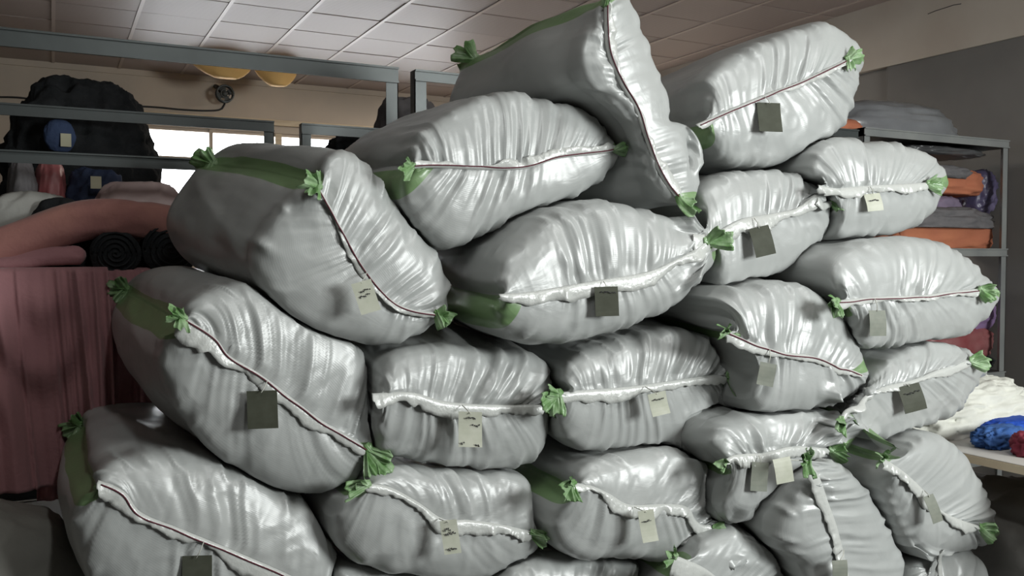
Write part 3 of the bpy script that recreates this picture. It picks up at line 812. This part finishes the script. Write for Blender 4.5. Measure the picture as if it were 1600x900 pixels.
sack('bottom sack with white hem ear, left of the upright sack, cut by the picture edge',
     [(1040, 880), (1060, 845), (1090, 822), (1125, 812), (1165, 813), (1200, 836), (1226, 870), (1236, 925), (1228, 1000)],
     [(1040, 884), (1020, 930), (1030, 1010), (1080, 1070), (1150, 1082), (1210, 1060), (1230, 1004)],
     [(1050, 868), (1070, 876), (1100, 890), (1135, 918), (1180, 955), (1230, 1002)],
     Y=2.48, A=(-.0, .62, .0), D=.14, pleat=1.2, stripe=(.02, .05, 0, .03), tuft=(.8, .5), flap=1.3, ears=(1.8, 1))
sack('bottom middle sack, only its pleated top showing at the picture edge',
     [(752, 960), (765, 895), (800, 866), (850, 855), (910, 860), (970, 870), (1008, 900), (1022, 960)],
     [(752, 964), (760, 1040), (800, 1088), (880, 1095), (960, 1090), (1010, 1050), (1022, 964)],
     [(755, 962), (820, 950), (890, 945), (960, 952), (1020, 962)],
     Y=2.68, A=(-.02, .64, .0), D=.14, pleat=1.3, stripe=(-.02, .04, 0, .03), tuft=(1, 1))
sack('bottom sack under the lower middle sack, a strip of white at the picture edge',
     [(500, 985), (505, 900), (530, 868), (590, 882), (650, 892), (700, 915), (735, 985)],
     [(500, 990), (505, 1060), (540, 1120), (620, 1130), (700, 1100), (735, 990)],
     [(504, 988), (570, 985), (640, 985), (732, 988)],
     Y=2.80, A=(-.04, .62, .0), D=.13, pleat=1.0, stripe=(0, .03, 0, .03), tuft=(1, 1))

settle()
for k_ in SACKS:
    finish(k_)

# ------------------------------------------------------------------ cloth heaps, rolls, bundles
def lump(name, ctr, dim, m, label=None, cat=None, group=None, amp=.12, fq=2.6, fold=.05, ffq=6.0, seed=0, flat=.35, ex=.8, parent=None, rot=0.0, nu=72, nv=40, tilt=0.0):
    """a slumped bundle of cloth: rounded, flattened below, with lumps and running folds"""
    th = np.linspace(0, 2 * PI, nu, endpoint=False); ph = np.linspace(-PI / 2, PI / 2, nv)
    T, Pp = np.meshgrid(th, ph)
    f = lambda v: np.sign(v) * np.abs(v) ** ex
    x = f(np.cos(Pp)) * f(np.cos(T)); y = f(np.cos(Pp)) * f(np.sin(T)); z = f(np.sin(Pp))
    P = np.stack([x, y, z], 2)
    N = P / (np.linalg.norm(P, axis=2, keepdims=True) + 1e-9)
    q = P * fq / 2 + seed * 3.3
    d = amp * fbm(q, seed, 4)
    wq = P * np.array([1, 1, 1.6]) * ffq / 2 + .6 * fbm(q, seed + 9, 2)[..., None] + seed
    d = d + fold * (1 - 2.2 * np.abs(vn3(wq, seed + 5))) + fold * .5 * (1 - 2.2 * np.abs(vn3(wq * 2.2, seed + 6)))
    w_ = np.abs(np.sin(Pp)) ** 10; d = d * (1 - w_) - .02 * w_
    P = P + N * d[..., None]
    P[..., 2] = np.maximum(P[..., 2], -flat - .05 * (1 - np.abs(P[..., 2])))
    P[0] = P[0].mean(0); P[-1] = P[-1].mean(0)
    P[..., 0] /= np.abs(P[..., 0]).max(); P[..., 1] /= np.abs(P[..., 1]).max(); P[..., 2] /= P[..., 2].max()
    P[..., 2] = np.maximum(P[..., 2], -flat)
    S = np.array(dim) / 2
    P = P * S
    P[..., 2] -= P[..., 2].min()
    P[..., 2] += P[..., 0] * tilt - (P[..., 0] * tilt).min() * 0
    c, s = math.cos(rot), math.sin(rot)
    P = np.stack([P[..., 0] * c - P[..., 1] * s, P[..., 0] * s + P[..., 1] * c, P[..., 2]], 2)
    P = P + np.array(ctr)
    o = MB().grid(P, cu=True).build(name, m, parent, smooth=True, origin=None if parent is not None else tuple(ctr))
    if cat: tag(o, label, cat, group)
    return o

def pxlump(name, x0, y0, x1, y1, Y, dy, m, label, cat, z=None, **k):
    """bundle whose front outline fills the box (x0,y0)-(x1,y1) at depth Y; z: height of what it lies on"""
    Yc = Y + dy * .35
    a = at(x0, y0, Yc); b = at(x1, y1, Yc); mid = at((x0 + x1) / 2, (y0 + y1) / 2, Yc)
    zb = b[2] if z is None else z
    return lump(name, (mid[0], Y + dy * .51, zb), (abs(b[0] - a[0]), dy, (a[2] - zb) * 2 / (1 + k.get('flat', .35))), m, label, cat, **k)

def roll(name, pts, r, m, label, cat, group=None, seg=26, spiral=False, core=None, sq=1.0, seed=0, wr=.06, n=36):
    P = spline(pts, n, 3)
    T = np.gradient(P, axis=0); T /= np.linalg.norm(T, axis=1)[:, None]
    th = np.linspace(0, 2 * PI, seg, endpoint=False)
    rows = []
    for k, (p, t) in enumerate(zip(P, T)):
        a = np.cross(t, [0, 0, 1.0]); a /= np.linalg.norm(a); b = np.cross(a, t)
        u = k / n
        e = math.sqrt(max(0, 1 - (1 - min(1, u * n / 2.5, (1 - u) * n / 2.5)) ** 2)) if not spiral else 1
        e = max(e, .55)
        rr = r * e * (1 + wr * vn1(th * 3 + u * 5 + seed, seed) + wr * .7 * vn1(u * 16 + np.sin(th) * 2 + seed, seed + 3))
        rows.append(p + (a * (rr * np.cos(th))[:, None] + b * (rr * np.sin(th) * sq)[:, None]))
    o = MB().grid(np.array(rows), cu=True, cap=True)
    ob = o.build(name, m, None, smooth=True, origin=tuple(P[0]))
    if spiral:
        t = -T[0]; a = np.cross(T[0], [0, 0, 1.0]); a /= np.linalg.norm(a); b = np.cross(a, T[0])
        q = np.linspace(0, 1, 90); ang = q * 2 * PI * 4.5
        pts2 = P[0] + t * .004 + (a * (np.cos(ang) * r * .93 * q)[:, None] + b * (np.sin(ang) * r * .93 * q * sq)[:, None])
        MB().tube(pts2, r * .05, 6).build('rolled_end', core or m, ob, smooth=True)
    tag(ob, label, cat, group)
    return ob

# left rack: heap of dark garments on the tier behind, and what lies on the deck
RZ = zd                                   # deck of the first rack
YB = RB + .08
z2 = 1.40
pxlump('garment_heap', -8, 104, 268, 330, YB, .5, M['fabric_black'], 'big shaggy heap of black garments on the rear rack by the window', 'clothes', z=z2, amp=.12, fq=4, fold=.07, ffq=9, seed=3, flat=.9, ex=1.0, nu=120, nv=70)
pxlump('cloth_pouch', 66, 184, 120, 238, RB + .015, .06, M['fabric_blue'], 'round dusty blue pouch with a cream label tucked in the black heap', 'pouch', amp=.08, fold=.03, seed=5, flat=.95, ex=1.0)
for (px, py, s_) in ((103, 219, 1.0),):
    c = at(px, py, RB + .01)
    l_ = MB().box(c + np.array([-.022, -.002, -.03]), c + np.array([.022, .002, .03])).build('cloth_label', M['label'])
    l_.parent = bpy.data.objects['cloth_pouch']; l_.location = -Vector(ORI['cloth_pouch'])
pxlump('garment_bundle', 5, 244, 62, 302, RY + .28, .3, M['fabric_grey'], 'mottled grey bundle of cloth at the far left under the middle beam', 'clothes', z=RZ, amp=.14, fold=.06, seed=8, flat=.9)
pxlump('garment_bundle', 48, 246, 108, 302, RY + .34, .25, M['fabric_redbag'], 'dark red bundle between the grey bundle and the navy bundle', 'clothes', z=RZ, amp=.1, fold=.05, seed=9, flat=.9)
nb_ = pxlump('garment_bundle', 95, 250, 222, 330, RY + .3, .3, M['fabric_navy'], 'navy bundle with a small cream label below the black heap', 'clothes', z=RZ, amp=.16, fold=.09, seed=10, flat=.9)
c = at(150, 284, RY + .29)
l_ = MB().box(c + np.array([-.02, -.002, -.028]), c + np.array([.02, .002, .022])).build('cloth_label', M['label'])
l_.parent = nb_; l_.location = -Vector(nb_.location)
pxlump('folded_cloth', -40, 296, 138, 372, RY + .12, .3, M['fabric_white'], 'off-white folded cloth at the far left on the deck', 'cloth', z=RZ, amp=.1, fold=.05, seed=12, flat=.6)
pxlump('folded_cloth', 40, 306, 150, 372, RY + .06, .2, M['fabric_black'], 'black folded cloth over the off-white cloth, above the pink roll', 'cloth', z=RZ, amp=.1, fold=.04, seed=13, flat=.6)
pxlump('wrapped_bundle', 138, 280, 300, 345, RY + .14, .3, M['fabric_pale'], 'pale pink plastic-wrapped bundle behind the salmon roll', 'bundle', z=RZ, amp=.06, fold=.06, seed=14, flat=.8, ex=.7)
pts = [at(-60, 410, RY - .02), at(20, 382, RY - .02), at(90, 356, RY - .0), at(160, 342, RY + .02), at(230, 345, RY + .03), at(300, 356, RY + .03)]
roll('fabric_roll', pts, .073, M['fabric_pink'], 'salmon pink fabric roll sagging across the two black rolls', 'fabric roll', seed=2, wr=.09)
pts = [at(-60, 418, RY - .06), at(20, 412, RY - .06), at(80, 402, RY - .04), at(130, 398, RY)]
roll('fabric_roll', pts, .05, M['fabric_rose'], 'short rose fabric roll just above the hanging rose cloth', 'fabric roll', seed=4, wr=.1, sq=.7)
for k, (px, py, r_, lb) in enumerate(((181, 401, .088, 'left one of two black fabric rolls under the salmon roll'), (268, 401, .105, 'right one of two black fabric rolls, touching the top left sack'))):
    c = at(px, py, RY - .03); c[2] = RZ + r_
    roll('fabric_roll', [c, c + np.array([0, .2, 0]), c + np.array([0.0, .58, .0])], r_, M['fabric_black'], lb, 'fabric roll', 'black fabric rolls', spiral=True, core=M['fabric_black'], seed=20 + k, wr=.03)

# rose cloth hanging over the deck edge
def hanging(label, x0, x1, ytop, ybot, Y, seed, m, wav=.055):
    nu, nv = 110, 70
    a0, a1 = at(x0, ytop, Y), at(x1, ytop, Y)
    zt, zb = a0[2], at((x0 + x1) / 2, ybot, Y)[2]
    u = np.linspace(0, 1, nu); v = np.linspace(0, 1, nv); U, V = np.meshgrid(u, v)
    X = a0[0] + (a1[0] - a0[0]) * (U + (U - .5) * .05 * V) 
    swag = .10 * np.exp(-((U - .62 + .28 * V) / .16) ** 2)
    fx = U * 9.5 + 1.4 * V * np.sin(U * 3 + seed)
    D = wav * (.4 + V) * (1 - 1.9 * np.abs(vn1(fx + seed, seed))) + wav * .45 * (.3 + V) * (1 - 2 * np.abs(vn1(fx * 2.6 + V, seed + 2)))
    cat_ = .03 * np.sin((V * 17 + ((U - .58) * 3.0) ** 2 * 7)) * np.exp(-((U - .55) / .28) ** 2) * np.exp(-((V - .42) / .25) ** 2)
    Z = zt + (zb - zt) * V + .025 * vn1(U * 3 + seed, 7) * V
    Yv = Y - .03 - np.sin(np.clip(V * 8, 0, PI / 2)) * .05 - D - cat_
    P = np.stack([X, Yv, Z], 2)
    # lap back over the deck at the top
    lap = np.stack([np.broadcast_to(X[0], (5, nu)), np.broadcast_to(np.linspace(Y + .25, Y, 5)[:, None], (5, nu)), np.full((5, nu), zt + .012)], 2)
    P = np.concatenate([lap, P], 0)
    o = MB().grid(P).build('hanging_cloth', m, None, True, origin=tuple(a0))
    s = o.modifiers.new('thickness', 'SOLIDIFY'); s.thickness = .004; s.offset = 1
    return tag(o, label, 'cloth')
hanging('long dusty rose cloth draped down the rack front at the far left', -90, 168, 424, 752, RY - .15, 3, M['fabric_rose'])
hanging('narrower rose cloth hanging behind the long one, beside the left sacks', 58, 235, 424, 764, RY - .01, 7, M['fabric_rose'], .016)

# grey sack on the floor, far left
a = at(20, 800, 3.0)
lump('cloth_sack', (a[0] - .24, 3.25, 0), (.95, .7, a[2] * 1.32), M['greysack'], 'slumped grey cloth sack on the floor at the lower left', 'sack', amp=.06, fold=.03, seed=31, flat=.5, ex=.75)

# dark heaps on the second row rack
pxlump('garment_heap', 512, 196, 625, 260, RB + .03, .45, M['fabric_black'], 'dark garment heap behind the steel post, left of the wide upper sack', 'clothes', z=1.72, amp=.2, fold=.1, seed=41, flat=.9, nu=100, nv=60)
pxlump('garment_heap', 590, 142, 700, 215, RB + .3, .4, M['fabric_grey'], 'dark grey garment heap between the two steel posts and the pointed sack', 'clothes', z=1.72, amp=.12, fold=.07, seed=42, flat=.9)

# right rack bundles
def onrack(z): return z
zT = TOPR
pxlump('wrapped_bundle', 1300, 146, 1505, 212, RR + .1, .5, M['wrap_grey'], 'grey plastic-wrapped mound on top of the right rack', 'bundle', z=zT, amp=.07, fold=.05, seed=51, flat=.3, ex=.9)
pxlump('wrapped_bundle', 1255, 180, 1345, 226, RR + .1, .4, M['fabric_orange'], 'orange bundle end on the rack top, just left of the rack post', 'bundle', z=zT - .02, amp=.06, fold=.03, seed=58, flat=.5)
def rroll(x0, x1, y0, y1, Y, m, label, seed, z=None, sq=1.0):
    a = at(x0, (y0 + y1) / 2, Y); b = at(x1, (y0 + y1) / 2, Y)
    r = (at(x0, y0, Y)[2] - at(x0, y1, Y)[2]) / 2
    b[2] = a[2]
    if z is not None: a[2] = b[2] = z + r
    return roll('fabric_bundle', [a, (a + b) / 2 + np.array([0, 0, .0]), b], r, m, label, 'fabric bundle', 'bundles on the right rack', seed=seed, wr=.12, n=30)
pxlump('fabric_bundle', 1370, 322, 1552, 386, RR + .065, .5, M['fabric_orange'], 'long orange bundle with a grey top on the right rack shelf', 'fabric bundle', z=zr1, amp=.09, fold=.10, seed=52, flat=.6, ex=.62, group='bundles on the right rack')
pxlump('fabric_bundle', 1420, 304, 1502, 350, RR + .1, .35, M['fabric_mauve'], 'mauve bundle squeezed between the two orange bundles', 'fabric bundle', amp=.1, fold=.08, seed=53, flat=.7, group='bundles on the right rack')
pxlump('fabric_bundle', 1395, 256, 1532, 308, RR + .08, .45, M['fabric_orange'], 'upper orange bundle with a grey top, beside the green sack ear', 'fabric bundle', amp=.07, fold=.06, seed=54, flat=.8, ex=.65, group='bundles on the right rack')
pxlump('fabric_bundle', 1514, 262, 1550, 335, RR + .1, .35, M['fabric_indigo'], 'shiny indigo bundle next to the right rack post', 'fabric bundle', amp=.12, fold=.1, seed=55, flat=.9, group='bundles on the right rack')
pxlump('fabric_bundle', 1400, 224, 1535, 250, RR + .1, .4, M['wrap_dark'], 'dark plastic-wrapped bundle right under the rack top beam', 'fabric bundle', amp=.1, fold=.1, seed=56, flat=.8, ex=.7, group='bundles on the right rack')
pxlump('fabric_bundle', 1425, 508, 1550, 574, RR + .065, .45, M['fabric_redbag'], 'red plastic-wrapped bundle on the lower shelf', 'fabric bundle', z=zr2 + .06, amp=.07, fold=.05, seed=61, flat=.8, ex=.7, group='bundles on the right rack')
pxlump('fabric_bundle', 1470, 452, 1548, 514, RR + .08, .4, M['fabric_violet'], 'violet bundle beside the right tip of the wide sack', 'fabric bundle', amp=.07, fold=.05, seed=62, flat=.85, group='bundles on the right rack')
pxlump('fabric_bundle', 1430, 562, 1548, 590, RR + .065, .4, M['fabric_black'], 'flat black bundle under the red wrapped one', 'fabric bundle', z=zr2, amp=.07, fold=.05, seed=63, flat=.8, ex=.6, group='bundles on the right rack')

for nm, (x0, y0, x1, y1), Yc, sdn in (('fabric_bundle', (1380, 318, 1560, 358), RR + .10, 91), ('fabric_bundle.002', (1402, 251, 1526, 282), RR + .13, 92)):  # separate grey lump over the upper half of two orange bundles
    a = at(x0, y0, Yc); b = at(x1, y1, Yc)
    lump('grey_top', ((a[0] + b[0]) / 2, Yc + .12, b[2]), (b[0] - a[0], .44, (a[2] - b[2]) * 2 / 1.35), M['fabric_grey'], amp=.1, fold=.1, seed=sdn, flat=.35, ex=.7, parent=bpy.data.objects[nm])

# ------------------------------------------------------------------ table at right
TZ = .73
k0 = onz(1490, 703, TZ); k1 = onz(1600, 733, TZ)
TX = (k0[0] + k1[0]) / 2 + .02
tb_ = empty('work_table', (TX, 1.3, 0), 'work table with a pale wood edge, half under white cloth', 'table')
bevel(MB().box((TX + .004, 1.3, TZ - .005), (TX + 1.0, 3.3, TZ)).build('table_top', M['tabletop'], tb_), .002, 1)
MB().box((TX, 1.3, TZ - .035), (TX + 1.0, 3.3, TZ - .0052)).build('table_edge', M['tableedge'], tb_)
for (x, y) in ((TX + .08, 1.4), (TX + .08, 3.18), (TX + .92, 1.4), (TX + .92, 3.18)):
    MB().box((x - .022, y - .022, 0), (x + .022, y + .022, TZ - .035)).build('leg', M['steel'], tb_)
hp = at(1560, 640, 2.62)
lump('cloth_heap', (TX + .47, 2.70, TZ), (.96, .50, .36), M['fabric_cream'], 'heap of crumpled white jersey cloth spread over the work table', 'cloth', amp=.10, fq=3.2, fold=.09, ffq=9, seed=71, flat=.25, ex=.85, nu=140, nv=80)
lump('cloth_heap', (TX + .60, 3.13, TZ), (.85, .30, .42), M['fabric_cream'], 'taller white cloth pile at the back of the table heap', 'cloth', amp=.10, fq=3.2, fold=.08, ffq=9, seed=72, flat=.25, ex=.85, nu=120, nv=70)
def tlump(nm, px, py, dim, m, label, seed, z=TZ, **k):
    c = onz(px, py, z); return lump(nm, (c[0], c[1], z), dim, m, label, 'garment', 'small coloured garments on the table', seed=seed, **k)
tlump('folded_garment', 1584, 680, (.36, .16, .09), M['fabric_royal'], 'royal blue garment lying on the white cloth', 73, z=TZ, amp=.08, fold=.08, flat=.7, ex=.7)
tlump('folded_garment', 1562, 697, (.30, .15, .10), M['fabric_denim'], 'mid blue garment in front of the royal blue one', 74, z=TZ, amp=.12, fold=.16, ffq=9, flat=.7)
tlump('folded_garment', 1608, 712, (.15, .14, .12), M['fabric_red'], 'crumpled maroon garment near the table edge', 75, amp=.14, fold=.14, flat=.6)
gb = at(1572, 770, 2.35)
lump('cloth_sack', (TX + .50, 2.30, 0), (.66, .7, gb[2] * 1.25), M['greysack2'], 'large charcoal cloth sack on the floor under the table', 'sack', amp=.08, fold=.06, seed=81, flat=.7, ex=.7)

# ------------------------------------------------------------------ things on the back wall
YW = 9.0
for k, (xa_, xb_, yb_, lb) in enumerate(((292, 392, 127, 'left and wider of two yellow cloth bundles under the ceiling'), (394, 462, 138, 'right and narrower of two yellow cloth bundles under the ceiling'))):
    a = at(xa_, 96, YW); b = at(xb_, yb_, YW)
    wd = b[0] - a[0]; ht = H - b[2] - .03
    rows = []
    th = np.linspace(0, 2 * PI, 40, endpoint=False)
    for v in np.linspace(0, 1, 22):
        wv_ = wd / 2 * (1 - .62 * v ** 2.6); dv = .16 * (1 - .6 * v)
        cx = a[0] + wd / 2 + (.10 if k == 0 else .14) * wd * v * (1 if k == 0 else .6)
        r_ = 1 + .05 * vn1(th * 3 + v * 3, 3 + k)
        rows.append(np.stack([cx + wv_ * np.cos(th) * r_, YW + dv * np.sin(th) * r_, np.full(40, H - .02 - ht * v)], 1))
    o = MB().grid(np.array(rows), cu=True, cap=True).build('hanging_bundle', M['yellow'], None, True, origin=(a[0] + wd / 2, YW, H - .02))
    tag(o, lb, 'bundle', 'yellow bundles under the ceiling')
fc = at(352, 146, Y1 - .3)
fe = empty('wall_fan', (fc[0], Y1, fc[2]), 'small dark round fan on a bracket under the yellow bundles', 'fan')
th = np.linspace(0, 2 * PI, 33)
ring = lambda r, y: np.stack([fc[0] + r * np.cos(th), np.full(33, y), fc[2] + r * np.sin(th)], 1)
MB().tube(ring(.085, Y1 - .3), .01, 6).tube(ring(.085, Y1 - .24), .01, 6).tube(ring(.045, Y1 - .305), .005, 5).build('fan_guard', M['steel'], fe, True)
for k in range(4):
    an = k * PI / 2 + .4
    d_ = np.array([math.cos(an), 0, math.sin(an)])
    MB().grid(np.array([[np.array([fc[0], Y1 - .27, fc[2]]) + d_ * r + np.array([-d_[2], 0, d_[0]]) * s * (.012 + r * .35) + np.array([0, s * .012, 0]) for s in (-1, 0, 1)] for r in (.015, .04, .075)])).build('blade', M['deck'], fe, True)
MB().tube([(fc[0], Y1 - .29, fc[2]), (fc[0], Y1 - .16, fc[2])], .028, 14).build('motor', M['deck'], fe, True)
MB().tube([(fc[0] - .0, Y1 - .17, fc[2]), (fc[0] - .03, Y1 - .12, fc[2] + .08), (fc[0] - .05, Y1 - .002, fc[2] + .12)], .025, 10).build('bracket', M['cable'], fe, True)
cb = [at(x, y, Y1 - .012) for x, y in ((-40, 152), (20, 152), (60, 156), (120, 160), (165, 164), (215, 166), (250, 168), (280, 171), (320, 173), (345, 171), (352, 160))]
tag(MB().tube(spline(cb, 60, 3), .010, 6).build('wall_cable', M['cable'], None, True), 'thin black cable running along the beige back wall', 'cable')
